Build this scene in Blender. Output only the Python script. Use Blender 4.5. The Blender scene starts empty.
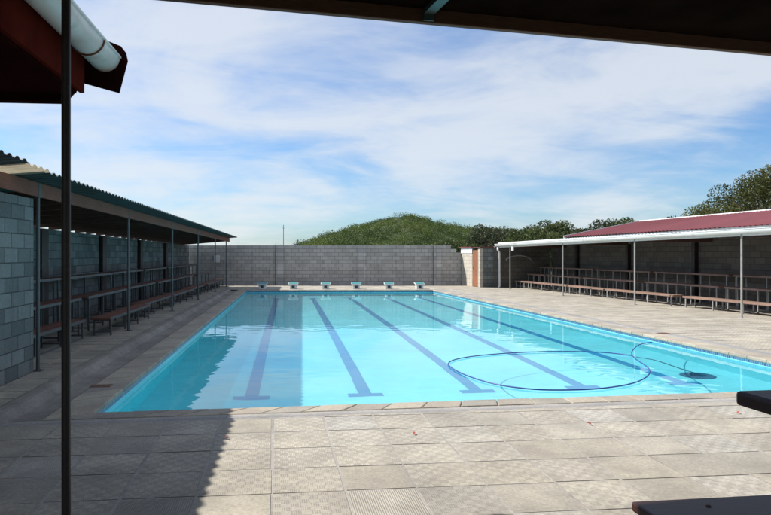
import bpy, math, random
from mathutils import Vector, Matrix, noise
random.seed(7)
R = math.radians
scn = bpy.context.scene
col = scn.collection
H = 1.72

# ------------------------------------------------------------------ helpers
class MB:
    """collects shapes, linked as ONE mesh object"""
    def __init__(s):
        s.v = []; s.f = []; s.tone = []; s.kind = []; s.uv = {}
    def face(s, pts, tone=0.5, kind=0.0, uv=None):
        i = len(s.v); s.v += [tuple(p) for p in pts]
        if uv: s.uv[len(s.f)] = uv
        s.f.append(tuple(range(i, i + len(pts)))); s.tone.append(tone); s.kind.append(kind)
    def hexa(s, p, tone=0.5):
        """p: 8 points, bottom ring then top ring"""
        i = len(s.v); s.v += [tuple(q) for q in p]
        for q in ((3, 2, 1, 0), (4, 5, 6, 7), (0, 1, 5, 4), (1, 2, 6, 5), (2, 3, 7, 6), (3, 0, 4, 7)):
            s.f.append(tuple(i + k for k in q)); s.tone.append(tone); s.kind.append(0.0)
    def box(s, x0, x1, y0, y1, z0, z1, tone=0.5):
        s.hexa([(x0, y0, z0), (x1, y0, z0), (x1, y1, z0), (x0, y1, z0),
                (x0, y0, z1), (x1, y0, z1), (x1, y1, z1), (x0, y1, z1)], tone)
    def bar(s, a, b, w, h, tone=0.5):
        """a rectangular bar from a to b, w sideways, h up"""
        a = Vector(a); b = Vector(b); d = (b - a).normalized()
        u = d.cross(Vector((0, 0, 1)))
        u = u.normalized() if u.length > 1e-4 else Vector((1, 0, 0))
        w_ = u.cross(d).normalized()
        p = []
        for e in (a, b):
            p += [e - u * w / 2 - w_ * h / 2, e + u * w / 2 - w_ * h / 2, e + u * w / 2 + w_ * h / 2, e - u * w / 2 + w_ * h / 2]
        s.hexa(p, tone)
    def tube(s, pts, r, n=10, cap=True, tone=0.5):
        pts = [Vector(p) for p in pts]
        rr = r if isinstance(r, (list, tuple)) else [r] * len(pts)
        i0 = len(s.v); u = None
        for k, p in enumerate(pts):
            d = (pts[min(k + 1, len(pts) - 1)] - pts[max(k - 1, 0)]).normalized()
            if u is None:
                u = d.cross(Vector((0.13, 0.31, 0.94)))
                if u.length < 1e-3: u = d.cross(Vector((1, 0, 0)))
            u = (u - d * u.dot(d)).normalized(); w = d.cross(u)
            for j in range(n):
                a = 2 * math.pi * j / n
                s.v.append(tuple(p + (u * math.cos(a) + w * math.sin(a)) * rr[k]))
        for k in range(len(pts) - 1):
            for j in range(n):
                a = i0 + k * n + j; b = i0 + k * n + (j + 1) % n
                s.f.append((a, b, b + n, a + n)); s.tone.append(tone); s.kind.append(0.0)
        if cap:
            s.f.append(tuple(i0 + j for j in reversed(range(n)))); s.tone.append(tone); s.kind.append(0.0)
            s.f.append(tuple(i0 + (len(pts) - 1) * n + j for j in range(n))); s.tone.append(tone); s.kind.append(0.0)
    def prism(s, poly, d, tone=0.5):
        """poly: list of 3-D points, extruded by vector d"""
        d = Vector(d); n = len(poly); i = len(s.v)
        s.v += [tuple(p) for p in poly] + [tuple(Vector(p) + d) for p in poly]
        F = [tuple(i + k for k in reversed(range(n))), tuple(i + n + k for k in range(n))]
        for k in range(n):
            F.append((i + k, i + (k + 1) % n, i + n + (k + 1) % n, i + n + k))
        for q in F: s.f.append(q); s.tone.append(tone); s.kind.append(0.0)
    def lathe(s, prof, n=20, c=(0, 0, 0)):
        i = len(s.v)
        for r, z in prof:
            for j in range(n):
                a = 2 * math.pi * j / n
                s.v.append((c[0] + r * math.cos(a), c[1] + r * math.sin(a), c[2] + z))
        for k in range(len(prof) - 1):
            for j in range(n):
                a = i + k * n + j; b = i + k * n + (j + 1) % n
                s.f.append((a, b, b + n, a + n)); s.tone.append(.5); s.kind.append(0.)
    def build(s, name, m, parent=None, smooth=False, bevel=0, loc=None, fix=True):
        me = bpy.data.meshes.new(name)
        me.from_pydata(s.v, [], s.f)
        if fix and len(s.f) < 20000:
            import bmesh
            bm = bmesh.new(); bm.from_mesh(me)
            bmesh.ops.recalc_face_normals(bm, faces=bm.faces); bm.to_mesh(me); bm.free()
        a = me.attributes.new('tone', 'FLOAT', 'FACE'); a.data.foreach_set('value', s.tone)
        a = me.attributes.new('kind', 'FLOAT', 'FACE'); a.data.foreach_set('value', s.kind)
        if len(s.f) < 60000:
            uvl = me.uv_layers.new(name='UVMap'); buf = [0.0] * (2 * len(me.loops)); V = me.vertices
            for p in me.polygons:
                c = s.uv.get(p.index)
                n = p.normal; ax, ay, az = abs(n.x), abs(n.y), abs(n.z)
                for k, li in enumerate(p.loop_indices):
                    if c: u = c[k]
                    else:
                        q = V[me.loops[li].vertex_index].co
                        u = (q.x, q.y) if az >= max(ax, ay) else ((q.y, q.z) if ax > ay else (q.x, q.z))
                    buf[2 * li] = u[0]; buf[2 * li + 1] = u[1]
            uvl.data.foreach_set('uv', buf)
        if smooth:
            me.polygons.foreach_set('use_smooth', [True] * len(me.polygons))
        me.materials.append(m)
        o = bpy.data.objects.new(name, me); col.objects.link(o)
        if parent: o.parent = parent
        if loc: o.location = loc
        if bevel:
            b = o.modifiers.new('bevel', 'BEVEL'); b.width = bevel; b.segments = 2; b.limit_method = 'ANGLE'
        return o

def tag(o, label, cat, group=None):
    o['label'] = label; o['category'] = cat
    if group: o['group'] = group
    return o
def thing(name, label, cat, loc=(0, 0, 0), rz=0, group=None):
    o = bpy.data.objects.new(name, None); col.objects.link(o)
    o.empty_display_size = .2
    o.location = loc; o.rotation_euler = (0, 0, rz)
    return tag(o, label, cat, group)
def struct(o, kind='structure'):
    o['kind'] = kind; return o
def dup(root, loc, rz, label, group=None):
    r = root.copy(); col.objects.link(r); r.location = loc; r.rotation_euler = (0, 0, rz)
    r['label'] = label
    if group: r['group'] = group
    for ch in list(root.children):
        c = ch.copy(); col.objects.link(c); c.parent = r
        for g in list(ch.children):
            d = g.copy(); col.objects.link(d); d.parent = c
    return r

# ------------------------------------------------------------------ materials
class NT:
    def __init__(s, name):
        s.m = bpy.data.materials.new(name); s.m.use_nodes = True
        s.t = s.m.node_tree; s.t.nodes.clear()
        s.out = s.t.nodes.new('ShaderNodeOutputMaterial')
        s.p = s.t.nodes.new('ShaderNodeBsdfPrincipled')
        s.t.links.new(s.p.outputs[0], s.out.inputs[0])
    def n(s, typ, props=None, **ins):
        x = s.t.nodes.new('ShaderNode' + typ)
        for k, v in (props or {}).items(): setattr(x, k, v)
        for k, v in ins.items():
            key = int(k[1:]) if k[0] == 'i' and k[1:].isdigit() else k.replace('_', ' ')
            s.set(x.inputs[key], v)
        return x
    def set(s, inp, v):
        if isinstance(v, bpy.types.NodeSocket): s.t.links.new(v, inp)
        elif isinstance(v, bpy.types.Node): s.t.links.new(v.outputs[0], inp)
        else: inp.default_value = v
    def math(s, op, a, b=0.0, clamp=False):
        return s.n('Math', dict(operation=op, use_clamp=clamp), i0=a, i1=b).outputs[0]
    def coord(s, which='Object'): return s.n('TexCoord').outputs[which]
    def noise(s, vec, scale, detail=4, rough=.55):
        return s.n('TexNoise', Vector=vec, Scale=scale, Detail=detail, Roughness=rough).outputs['Fac']
    def ramp(s, fac, stops):
        r = s.n('ValToRGB', i0=fac); e = r.color_ramp.elements
        while len(e) < len(stops): e.new(.5)
        for k, (p, c) in enumerate(stops):
            e[k].position = p; e[k].color = (c if len(c) == 4 else (*c, 1)) if not isinstance(c, float) else (c, c, c, 1)
        return r.outputs[0]
    def mix(s, fac, a, b, blend='MIX'):
        x = s.n('Mix', dict(data_type='RGBA', blend_type=blend))
        s.set(x.inputs[0], fac); s.set(x.inputs[6], a); s.set(x.inputs[7], b)
        return x.outputs[2]
    def bump(s, h, strength, dist=.01, normal=None):
        x = s.n('Bump', Height=h, Strength=strength, Distance=dist)
        if normal is not None: s.set(x.inputs['Normal'], normal)
        return x.outputs[0]
def c4(r, g, b): return (r, g, b, 1)

def painted(name, base, rough=.5, var=.25, scale=3.0, metallic=0., bump=.15, dirt=(.12, .10, .08), dirt_amt=.25, fine=60):
    N = NT(name); o = N.coord()
    a = N.noise(o, scale, 5); b = N.noise(o, fine, 4)
    lo = tuple(x * (1 - var) for x in base); hi = tuple(min(1, x * (1 + var)) for x in base)
    cc = N.ramp(a, [(.3, lo), (.7, hi)])
    d = N.math('MULTIPLY', N.ramp(N.noise(o, scale * 1.7, 6, .65), [(.52, 0.), (.72, 1.)]), dirt_amt)
    cc = N.mix(d, cc, c4(*dirt))
    N.set(N.p.inputs['Base Color'], cc)
    N.set(N.p.inputs['Roughness'], N.math('ADD', rough - .1, N.math('MULTIPLY', a, .2)))
    N.p.inputs['Metallic'].default_value = metallic
    N.set(N.p.inputs['Normal'], N.bump(b, bump, .003))
    return N.m

def block_mat(name, c1, c2, mortar, warm=.0, bw=.4, bh=.2, offset=.5, contrast=.35):
    N = NT(name); uv = N.coord('UV'); o = N.coord()
    br = N.n('TexBrick', dict(offset=offset, offset_frequency=2, squash=1.0), Vector=uv, Scale=1.0,
             Color1=c4(*c1), Color2=c4(*c2), Mortar=c4(*mortar))
    br.inputs['Mortar Size'].default_value = .009; br.inputs['Mortar Smooth'].default_value = .3
    br.inputs['Bias'].default_value = 0.; br.inputs['Brick Width'].default_value = bw; br.inputs['Row Height'].default_value = bh
    n1 = N.noise(o, 1.1, 6, .6); n2 = N.noise(o, 45, 3)
    cc = N.mix(contrast, br.outputs['Color'], N.ramp(n1, [(.3, (.08, .08, .085)), (.7, (.42, .40, .38))]), 'OVERLAY')
    cc = N.mix(.35, cc, N.ramp(n2, [(.3, (.3, .3, .3)), (.7, (.72, .72, .72))]), 'OVERLAY')
    # rain streaks and splash dirt
    mp = N.n('Mapping', Vector=o); mp.inputs['Scale'].default_value = (2.2, 2.2, .25)
    st = N.ramp(N.noise(mp.outputs[0], 2.0, 5, .6), [(.55, 0.), (.8, .55)])
    cc = N.mix(st, cc, c4(.11, .105, .10))
    N.set(N.p.inputs['Base Color'], cc); N.p.inputs['Roughness'].default_value = .93
    hgt = N.math('ADD', N.math('MULTIPLY', br.outputs['Fac'], -1.0), N.math('MULTIPLY', n2, .35))
    N.set(N.p.inputs['Normal'], N.bump(hgt, .8, .012))
    return N.m

def slab_mat():
    N = NT('precast_slab'); uv = N.coord('UV'); o = N.coord()
    tone = N.n('Attribute', dict(attribute_name='tone')).outputs['Fac']
    kind = N.n('Attribute', dict(attribute_name='kind')).outputs['Fac']
    sp = N.n('SeparateXYZ', Vector=uv); u, v = sp.outputs[0], sp.outputs[1]
    def ribs(x, n): return N.math('ADD', N.math('MULTIPLY', N.math('SINE', N.math('MULTIPLY', x, 2 * math.pi * n)), .5), .5)
    ru, rv = ribs(u, 34), ribs(v, 34)
    ch = N.n('TexChecker', Vector=uv, Scale=8.0).outputs['Fac']
    weave = N.math('ADD', N.math('MULTIPLY', ch, ru), N.math('MULTIPLY', N.math('SUBTRACT', 1., ch), rv))
    is_rib = N.math('LESS_THAN', kind, .34); is_plain = N.math('GREATER_THAN', kind, .78)
    is_weave = N.math('SUBTRACT', 1., N.math('ADD', is_rib, is_plain))
    pat = N.math('ADD', N.math('MULTIPLY', is_rib, ru), N.math('MULTIPLY', is_weave, N.math('ADD', N.math('MULTIPLY', weave, .45), N.math('MULTIPLY', ch, .62))))
    pat = N.math('ADD', pat, N.math('MULTIPLY', is_plain, .6))
    worn = N.noise(o, 1.6, 5, .6); fine = N.noise(o, 38, 5, .65); big = N.noise(o, .45, 4)
    base = N.ramp(tone, [(0., (.34, .325, .285)), (.3, (.385, .36, .31)), (.55, (.43, .395, .325)), (.8, (.465, .44, .38)), (1., (.385, .385, .375))])
    cc = N.mix(.5, base, N.ramp(worn, [(.25, (.25, .25, .25)), (.75, (.74, .72, .68))]), 'OVERLAY')
    cc = N.mix(.35, cc, N.ramp(big, [(.3, (.36, .35, .34)), (.7, (.62, .61, .6))]), 'OVERLAY')
    cc = N.mix(.55, cc, N.ramp(fine, [(.3, (.28, .28, .28)), (.7, (.72, .72, .72))]), 'OVERLAY')
    amt = N.math('MULTIPLY', N.ramp(worn, [(.3, .95), (.72, .45)]), .60)
    gro = N.math('MULTIPLY', N.math('SUBTRACT', 1., pat), amt)
    cc = N.mix(gro, cc, c4(.17, .155, .135))
    grime = N.ramp(N.noise(o, 2.6, 7, .68), [(.47, 0.), (.64, .5)])
    cc = N.mix(grime, cc, c4(.25, .225, .185))
    spots = N.ramp(N.noise(o, 9, 3, .5), [(.66, 0.), (.76, .5)])
    cc = N.mix(spots, cc, c4(.16, .15, .14))
    N.set(N.p.inputs['Base Color'], cc); N.p.inputs['Roughness'].default_value = .9
    hgt = N.math('ADD', N.math('MULTIPLY', pat, .8), N.math('MULTIPLY', fine, .5))
    N.set(N.p.inputs['Normal'], N.bump(hgt, .55, .006))
    return N.m

def mortar_mat(name, c, var=.3):
    N = NT(name); o = N.coord()
    a = N.noise(o, 1.3, 6, .62); f = N.noise(o, 30, 5, .65)
    cc = N.ramp(a, [(.25, tuple(x * (1 - var) for x in c)), (.75, tuple(x * (1 + var) for x in c))])
    cc = N.mix(.5, cc, N.ramp(f, [(.3, (.3, .3, .3)), (.7, (.7, .7, .7))]), 'OVERLAY')
    st = N.ramp(N.noise(o, 3.7, 5, .6), [(.56, 0.), (.72, .5)])
    cc = N.mix(st, cc, c4(c[0] * .45, c[1] * .43, c[2] * .4))
    N.set(N.p.inputs['Base Color'], cc); N.p.inputs['Roughness'].default_value = .92
    N.set(N.p.inputs['Normal'], N.bump(f, .5, .008))
    return N.m

def coping_mat():
    N = NT('coping_paver'); o = N.coord()
    tone = N.n('Attribute', dict(attribute_name='tone')).outputs['Fac']
    base = N.ramp(tone, [(0., (.28, .26, .225)), (.5, (.36, .315, .25)), (1., (.40, .36, .29))])
    a = N.noise(o, 2.2, 6, .6); f = N.noise(o, 40, 5, .6)
    cc = N.mix(.5, base, N.ramp(a, [(.25, (.25, .25, .26)), (.75, (.7, .68, .64))]), 'OVERLAY')
    cc = N.mix(.5, cc, N.ramp(f, [(.3, (.3, .3, .3)), (.7, (.7, .7, .7))]), 'OVERLAY')
    N.set(N.p.inputs['Base Color'], cc); N.p.inputs['Roughness'].default_value = .85
    N.set(N.p.inputs['Normal'], N.bump(f, .4, .006))
    return N.m

def basin_mat(name, c, tiles=False):
    N = NT(name); o = N.coord('UV') if tiles else N.coord()
    a = N.noise(N.coord(), .7, 5, .6)
    if tiles:
        ck = N.n('TexBrick', dict(offset=0., offset_frequency=1, squash=1.0), Vector=o, Scale=1.0,
                 Color1=c4(.02, .06, .17), Color2=c4(.06, .20, .32), Mortar=c4(.28, .38, .42))
        ck.inputs['Mortar Size'].default_value = .004
        ck.inputs['Brick Width'].default_value = .05; ck.inputs['Row Height'].default_value = .05
        cc = ck.outputs['Color']
    else:
        cc = N.ramp(a, [(.25, tuple(x * .88 for x in c)), (.75, tuple(min(.95, x * 1.1) for x in c))])
    N.set(N.p.inputs['Base Color'], cc)
    N.p.inputs['Roughness'].default_value = .3 if tiles else .6
    return N.m

def leaf_mat(name, dark, mid, light):
    N = NT(name)
    tone = N.n('Attribute', dict(attribute_name='tone')).outputs['Fac']
    cc = N.ramp(tone, [(0., dark), (.5, mid), (1., light)])
    N.set(N.p.inputs['Base Color'], cc); N.p.inputs['Roughness'].default_value = .55
    N.p.inputs['Specular IOR Level'].default_value = .25
    tr = N.n('BsdfTranslucent', Color=cc)
    mx = N.n('MixShader', Fac=.42); N.t.links.new(N.p.outputs[0], mx.inputs[1]); N.t.links.new(tr.outputs[0], mx.inputs[2])
    N.t.links.new(mx.outputs[0], N.out.inputs[0])
    return N.m

def wood_mat(name, c, rough=.6, scale=(1, 1, 1), var=.35):
    N = NT(name); o = N.coord()
    mp = N.n('Mapping', Vector=o); mp.inputs['Scale'].default_value = scale
    g = N.noise(mp.outputs[0], 9, 6, .65); a = N.noise(o, 1.4, 4)
    cc = N.ramp(g, [(.3, tuple(x * (1 - var) for x in c)), (.7, tuple(x * (1 + var) for x in c))])
    cc = N.mix(.35, cc, N.ramp(a, [(.3, (.3, .3, .3)), (.7, (.68, .68, .68))]), 'OVERLAY')
    N.set(N.p.inputs['Base Color'], cc); N.p.inputs['Roughness'].default_value = rough
    N.set(N.p.inputs['Normal'], N.bump(g, .3, .004))
    return N.m

M = {}
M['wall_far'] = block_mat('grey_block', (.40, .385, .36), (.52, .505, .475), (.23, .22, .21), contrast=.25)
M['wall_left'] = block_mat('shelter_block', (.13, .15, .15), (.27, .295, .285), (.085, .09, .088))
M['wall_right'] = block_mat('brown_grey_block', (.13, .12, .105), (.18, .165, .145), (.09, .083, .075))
M['stack'] = block_mat('stack_block', (.42, .415, .405), (.58, .575, .56), (.22, .215, .21), offset=0.)
M['hut_wall'] = block_mat('cream_block', (.52, .49, .42), (.60, .56, .48), (.38, .35, .30))
M['slab'] = slab_mat()
M['mortar'] = mortar_mat('deck_mortar', (.33, .31, .28))
M['band'] = mortar_mat('grey_band', (.27, .26, .25))
M['channel'] = mortar_mat('channel_concrete', (.26, .24, .21), .35)
M['kerb'] = mortar_mat('kerb_concrete', (.30, .28, .245))
M['coping'] = coping_mat()
M['basin'] = basin_mat('pool_paint', (.20, .735, .81))
M['lane'] = basin_mat('lane_paint', (.022, .27, .50))
M['tiles'] = basin_mat('waterline_tiles', (.1, .2, .4), True)
M['teal'] = painted('teal_paint', (.045, .088, .088), .5, .2)
M['grey_steel'] = painted('galvanised_steel', (.11, .125, .13), .5, .15, metallic=.3)
M['pale_steel'] = painted('pale_steel', (.34, .345, .335), .5, .15)
M['dark_steel'] = painted('dark_pole_paint', (.028, .021, .019), .5, .3)
M['white'] = painted('white_paint', (.76, .77, .76), .45, .06, dirt_amt=.12)
M['gutter_white'] = painted('gutter_white', (.70, .72, .70), .35, .06, dirt=(.25, .22, .17), dirt_amt=.5, scale=2.5)
M['maroon'] = painted('maroon_paint', (.085, .015, .011), .85, .25, dirt_amt=.05)
M['dark_maroon'] = painted('dark_maroon_paint', (.022, .006, .006), .7, .25, dirt_amt=0)
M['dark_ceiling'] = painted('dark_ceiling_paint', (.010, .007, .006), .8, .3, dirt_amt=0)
M['fascia'] = wood_mat('brown_timber', (.20, .072, .045), .8, (8, 1, 8))
M['beam'] = wood_mat('stained_beam', (.12, .055, .03), .7, (1, 8, 8))
for k_ in ('dark_ceiling', 'dark_maroon', 'maroon'):
    M[k_].node_tree.nodes['Principled BSDF'].inputs['Specular IOR Level'].default_value = 0.
M['rafter'] = wood_mat('dark_timber', (.10, .05, .035), .8, (1, 8, 8))
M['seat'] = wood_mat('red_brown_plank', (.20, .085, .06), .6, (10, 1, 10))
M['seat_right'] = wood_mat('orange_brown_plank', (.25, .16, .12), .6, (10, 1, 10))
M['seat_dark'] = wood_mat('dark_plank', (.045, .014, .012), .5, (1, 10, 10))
M['door'] = wood_mat('orange_door', (.26, .105, .05), .6, (8, 8, 1), .2)
M['roof_grey'] = painted('corrugated_grey', (.10, .10, .10), .6, .25, metallic=.2)
M['roof_red'] = painted('corrugated_red', (.18, .042, .05), .7, .12, scale=1.0, dirt_amt=.12)
M['hose'] = painted('blue_hose', (.022, .055, .26), .4, .1)
M['hose_dark'] = painted('dark_blue_hose', (.02, .04, .13), .4, .1)
M['cleaner'] = painted('cleaner_rubber', (.04, .15, .25), .5, .2)
M['lid'] = painted('rusty_lid', (.16, .08, .05), .8, .35, scale=9)
M['red_leaf'] = painted('red_leaf', (.45, .06, .04), .7, .2, scale=30)
M['bark'] = wood_mat('bark', (.13, .10, .075), .9, (6, 6, 1))
M['leaf_a'] = leaf_mat('leaf_dark', (.028, .045, .016), (.075, .100, .032), (.15, .17, .055))
M['leaf_b'] = leaf_mat('leaf_olive', (.035, .045, .016), (.095, .105, .032), (.19, .185, .06))
M['leaf_c'] = leaf_mat('leaf_grey_green', (.025, .034, .018), (.058, .072, .036), (.11, .12, .06))
M['leaf_h'] = leaf_mat('leaf_hill', (.036, .066, .015), (.076, .118, .027), (.13, .165, .042))
M['soil'] = mortar_mat('grass_ground', (.085, .095, .04), .4)
M['hill_soil'] = mortar_mat('hill_ground', (.055, .075, .022), .4)
M['plate'] = painted('number_plate', (.03, .05, .07), .4, .1)
M['twig'] = painted('bare_twig', (.20, .17, .14), .9, .2)

# translucent cream roof sheet
N = NT('cream_sheet'); a = N.noise(N.coord(), 3, 4)
cc = N.ramp(a, [(.3, (.62, .56, .46)), (.7, (.74, .69, .58))])
N.set(N.p.inputs['Base Color'], cc); N.p.inputs['Roughness'].default_value = .5
tr = N.n('BsdfTranslucent', Color=cc)
mx = N.n('MixShader', Fac=.55); N.t.links.new(N.p.outputs[0], mx.inputs[1]); N.t.links.new(tr.outputs[0], mx.inputs[2])
N.t.links.new(mx.outputs[0], N.out.inputs[0]); M['cream_sheet'] = N.m

# water
N = NT('pool_water')
N.p.inputs['Base Color'].default_value = (.97, 1, 1, 1)
N.p.inputs['Roughness'].default_value = 0.0
N.p.inputs['IOR'].default_value = 1.33
N.p.inputs['Specular IOR Level'].default_value = .27
N.p.inputs['Transmission Weight'].default_value = 1.0
M['water'] = N.m

# ------------------------------------------------------------------ camera
TH = R(5); F = 640.0
cam = bpy.data.cameras.new('camera'); co = bpy.data.objects.new('camera', cam); col.objects.link(co)
cam.sensor_width = 36; cam.lens = 36 * F / 771
co.location = (0, 0, H); co.rotation_euler = (R(90), 0, -TH)
cam.shift_x = (385.5 - (288.5 + F * math.tan(TH))) / 771
cam.shift_y = -(257.5 - 254.0) / 771
cam.clip_start = .05; cam.clip_end = 3000
scn.camera = co

# ------------------------------------------------------------------ light and sky
SUN = Vector((-.91, .47, 1.0)).normalized()
sl = bpy.data.lights.new('sun', 'SUN'); so = bpy.data.objects.new('sun', sl); col.objects.link(so)
sl.energy = 4.7; sl.angle = R(.53); sl.color = (1.0, .955, .89)
so.rotation_euler = SUN.to_track_quat('Z', 'Y').to_euler(); so.location = (-20, 10, 30)
sl.cycles.is_caustics_light = True
w = bpy.data.worlds.new('World'); scn.world = w; w.use_nodes = True
nt = w.node_tree; nt.nodes.clear()
def wn(t, **k):
    x = nt.nodes.new('ShaderNode' + t)
    for a, b in k.items(): setattr(x, a, b)
    return x
def L(a, b): nt.links.new(a, b)
def wm(op, a, b=0., clamp=False):
    x = wn('Math', operation=op, use_clamp=clamp)
    for i, q in enumerate((a, b)):
        if isinstance(q, bpy.types.NodeSocket): L(q, x.inputs[i])
        else: x.inputs[i].default_value = q
    return x.outputs[0]
sky = wn('TexSky', sky_type='NISHITA'); sky.sun_disc = False
sky.sun_elevation = math.asin(SUN.z); sky.sun_rotation = math.atan2(SUN.x, SUN.y)
sky.air_density = 1.0; sky.dust_density = .6; sky.ozone_density = 2.2
tc = wn('TexCoord'); sep = wn('SeparateXYZ'); L(tc.outputs['Generated'], sep.inputs[0])
zz = wm('MAXIMUM', wm('ADD', sep.outputs[2], .20), .05)
cmb = wn('CombineXYZ'); L(wm('DIVIDE', sep.outputs[0], zz), cmb.inputs[0]); L(wm('DIVIDE', sep.outputs[1], zz), cmb.inputs[1])
def wnoise(scale, detail, rough, dist, mscale, rot=0., off=(0, 0, 0)):
    mp = wn('Mapping'); mp.inputs['Scale'].default_value = mscale; mp.inputs['Rotation'].default_value = (0, 0, rot)
    mp.inputs['Location'].default_value = off
    L(cmb.outputs[0], mp.inputs[0])
    n = wn('TexNoise'); L(mp.outputs[0], n.inputs['Vector'])
    n.inputs['Scale'].default_value = scale; n.inputs['Detail'].default_value = detail
    n.inputs['Roughness'].default_value = rough; n.inputs['Distortion'].default_value = dist
    return n.outputs['Fac']
n1 = wnoise(.95, 8, .56, .5, (1.0, .8, 1), R(20), (3.1, .4, 0))
n2 = wnoise(2.6, 8, .60, .45, (.7, 1.2, 1), R(-25), (0.7, 2.2, 0))
n3 = wnoise(.4, 3, .5, .2, (1, 1, 1), 0, (5.0, 1.7, 0))
s = wm('ADD', wm('ADD', wm('MULTIPLY', n1, .55), wm('MULTIPLY', n2, .33)), wm('MULTIPLY', n3, .25))
ramp = wn('ValToRGB'); L(s, ramp.inputs[0]); e = ramp.color_ramp.elements
e[0].position = .435; e[0].color = (0, 0, 0, 1); e[1].position = .68; e[1].color = (1, 1, 1, 1)
ramp.color_ramp.interpolation = 'EASE'
cf = wm('MULTIPLY', ramp.outputs[0], .76)
# cloud thickened overhead, out of view, to lift the light in the shade
top = wn('MapRange'); L(sep.outputs[2], top.inputs[0])
for i, q in ((1, .48), (2, .85), (3, 1.0), (4, 1.25)): top.inputs[i].default_value = q
cf = wm('MULTIPLY', cf, top.outputs[0])
mixs = wn('Mix', data_type='RGBA'); L(cf, mixs.inputs[0])
skyc = wn('Mix', data_type='RGBA', blend_type='MULTIPLY'); skyc.inputs[0].default_value = 1.0
L(sky.outputs[0], skyc.inputs[6]); skyc.inputs[7].default_value = (.70, .94, 1.20, 1)
L(skyc.outputs[2], mixs.inputs[6])
CL = 7.0
mixs.inputs[7].default_value = (CL * .965, CL * 1.0, CL * 1.035, 1)
bg = wn('Background'); L(mixs.outputs[2], bg.inputs[0]); bg.inputs[1].default_value = .085
ow = wn('OutputWorld'); L(bg.outputs[0], ow.inputs[0])

scn.render.engine = 'CYCLES'
c = scn.cycles
c.max_bounces = 24; c.diffuse_bounces = 14; c.glossy_bounces = 6; c.transmission_bounces = 24; c.transparent_max_bounces = 12
c.use_denoising = True; c.caustics_refractive = True; c.caustics_reflective = True; c.blur_glossy = .3
c.sample_clamp_indirect = 20.0
try: c.denoiser = 'OPENIMAGEDENOISE'
except Exception: pass
vs = scn.view_settings
vs.view_transform = 'Standard'; vs.look = 'None'; vs.gamma = 1; vs.use_curve_mapping = False; vs.exposure = .55

# ------------------------------------------------------------------ pool and deck geometry
PA, PB, PC, PD = (Vector((-2.12, 7.14)), Vector((7.83, 7.62)), Vector((6.88, 30.1)), Vector((-1.98, 30.75)))
QUAD = [PA, PB, PC, PD]                        # edges: near, right, far, left
def offset(q, d):
    """grow a counter-clockwise quad by d[k] outside each edge"""
    L_ = []
    for k in range(4):
        a, b = q[k], q[(k + 1) % 4]; t = (b - a).normalized(); n = Vector((t.y, -t.x))
        L_.append((a + n * d[k], t))
    out = []
    for k in range(4):
        (p, t), (q_, u) = L_[k - 1], L_[k]
        cr = t.x * u.y - t.y * u.x; w_ = q_ - p
        out.append(p + t * ((w_.x * u.y - w_.y * u.x) / cr))
    return out
CO = offset(QUAD, (.27, .34, .40, .42))        # outer edge of the coping
BA = offset(QUAD, (.44, .66, .55, .92))        # outer edge of the grey band / drain channel
def clip(poly, region):
    """Sutherland-Hodgman against a convex ccw region"""
    out = poly
    for k in range(len(region)):
        a, b = region[k], region[(k + 1) % len(region)]; t = b - a
        def side(p): return t.x * (p.y - a.y) - t.y * (p.x - a.x)
        inp, out = out, []
        for i in range(len(inp)):
            p, q = inp[i], inp[(i + 1) % len(inp)]; sp_, sq = side(p), side(q)
            if sp_ >= 0: out.append(p)
            if (sp_ >= 0) != (sq >= 0): out.append(p + (q - p) * (sp_ / (sp_ - sq)))
        if not out: return []
    return out
V2 = lambda x, y: Vector((x, y))

# pool basin: floor slopes from 1.35 m to 1.8 m
ZN, ZF = -1.38, -1.80
b = MB()
IN = QUAD
top = [(*p, -.055) for p in IN]; wl = [(*p, -.108) for p in IN]
zf = [ZN, ZN, ZF, ZF]
for k in range(4):
    j = (k + 1) % 4
    b.face([wl[j], wl[k], (*IN[k], zf[k]), (*IN[j], zf[j])])
b.face([(*IN[k], zf[k]) for k in range(4)])
basin = struct(b.build('pool_basin', M['basin'], fix=False))
b = MB()
for k in range(4):
    j = (k + 1) % 4; ln = (IN[j] - IN[k]).length
    b.face([top[j], top[k], wl[k], wl[j]], uv=[(ln, .052), (0, .052), (0, 0), (ln, 0)])
tilesb = struct(b.build('waterline_tiles', M['tiles'], fix=False))
def floorz(y): return ZN + (ZF - ZN) * (y - 7.4) / (30.4 - 7.4)
b = MB()
LN = [(-.55, -.53), (1.17, 1.07), (2.93, 2.72), (4.65, 4.37), (6.38, 5.85)]
for kl, (xn, xf) in enumerate(LN):
    y0, y1 = 9.74 + .05 * kl, 28.4; z = .005
    n = 24
    for k in range(n):
        ya, yb = y0 + (y1 - y0) * k / n, y0 + (y1 - y0) * (k + 1) / n
        xa, xb = xn + (xf - xn) * k / n, xn + (xf - xn) * (k + 1) / n
        b.face([(xa - .10, ya, floorz(ya) + z), (xa + .10, ya, floorz(ya) + z), (xb + .10, yb, floorz(yb) + z), (xb - .10, yb, floorz(yb) + z)])
    for xc, ya, yb in ((xn, y0 - .2, y0 - .001), (xf, y1 + .001, y1 + .2)):
        b.face([(xc - .27, ya, floorz(ya) + z), (xc + .27, ya, floorz(ya) + z), (xc + .27, yb, floorz(yb) + z), (xc - .27, yb, floorz(yb) + z)])
lanes = struct(b.build('pool_lane_markings', M['lane'], fix=False))
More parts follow.
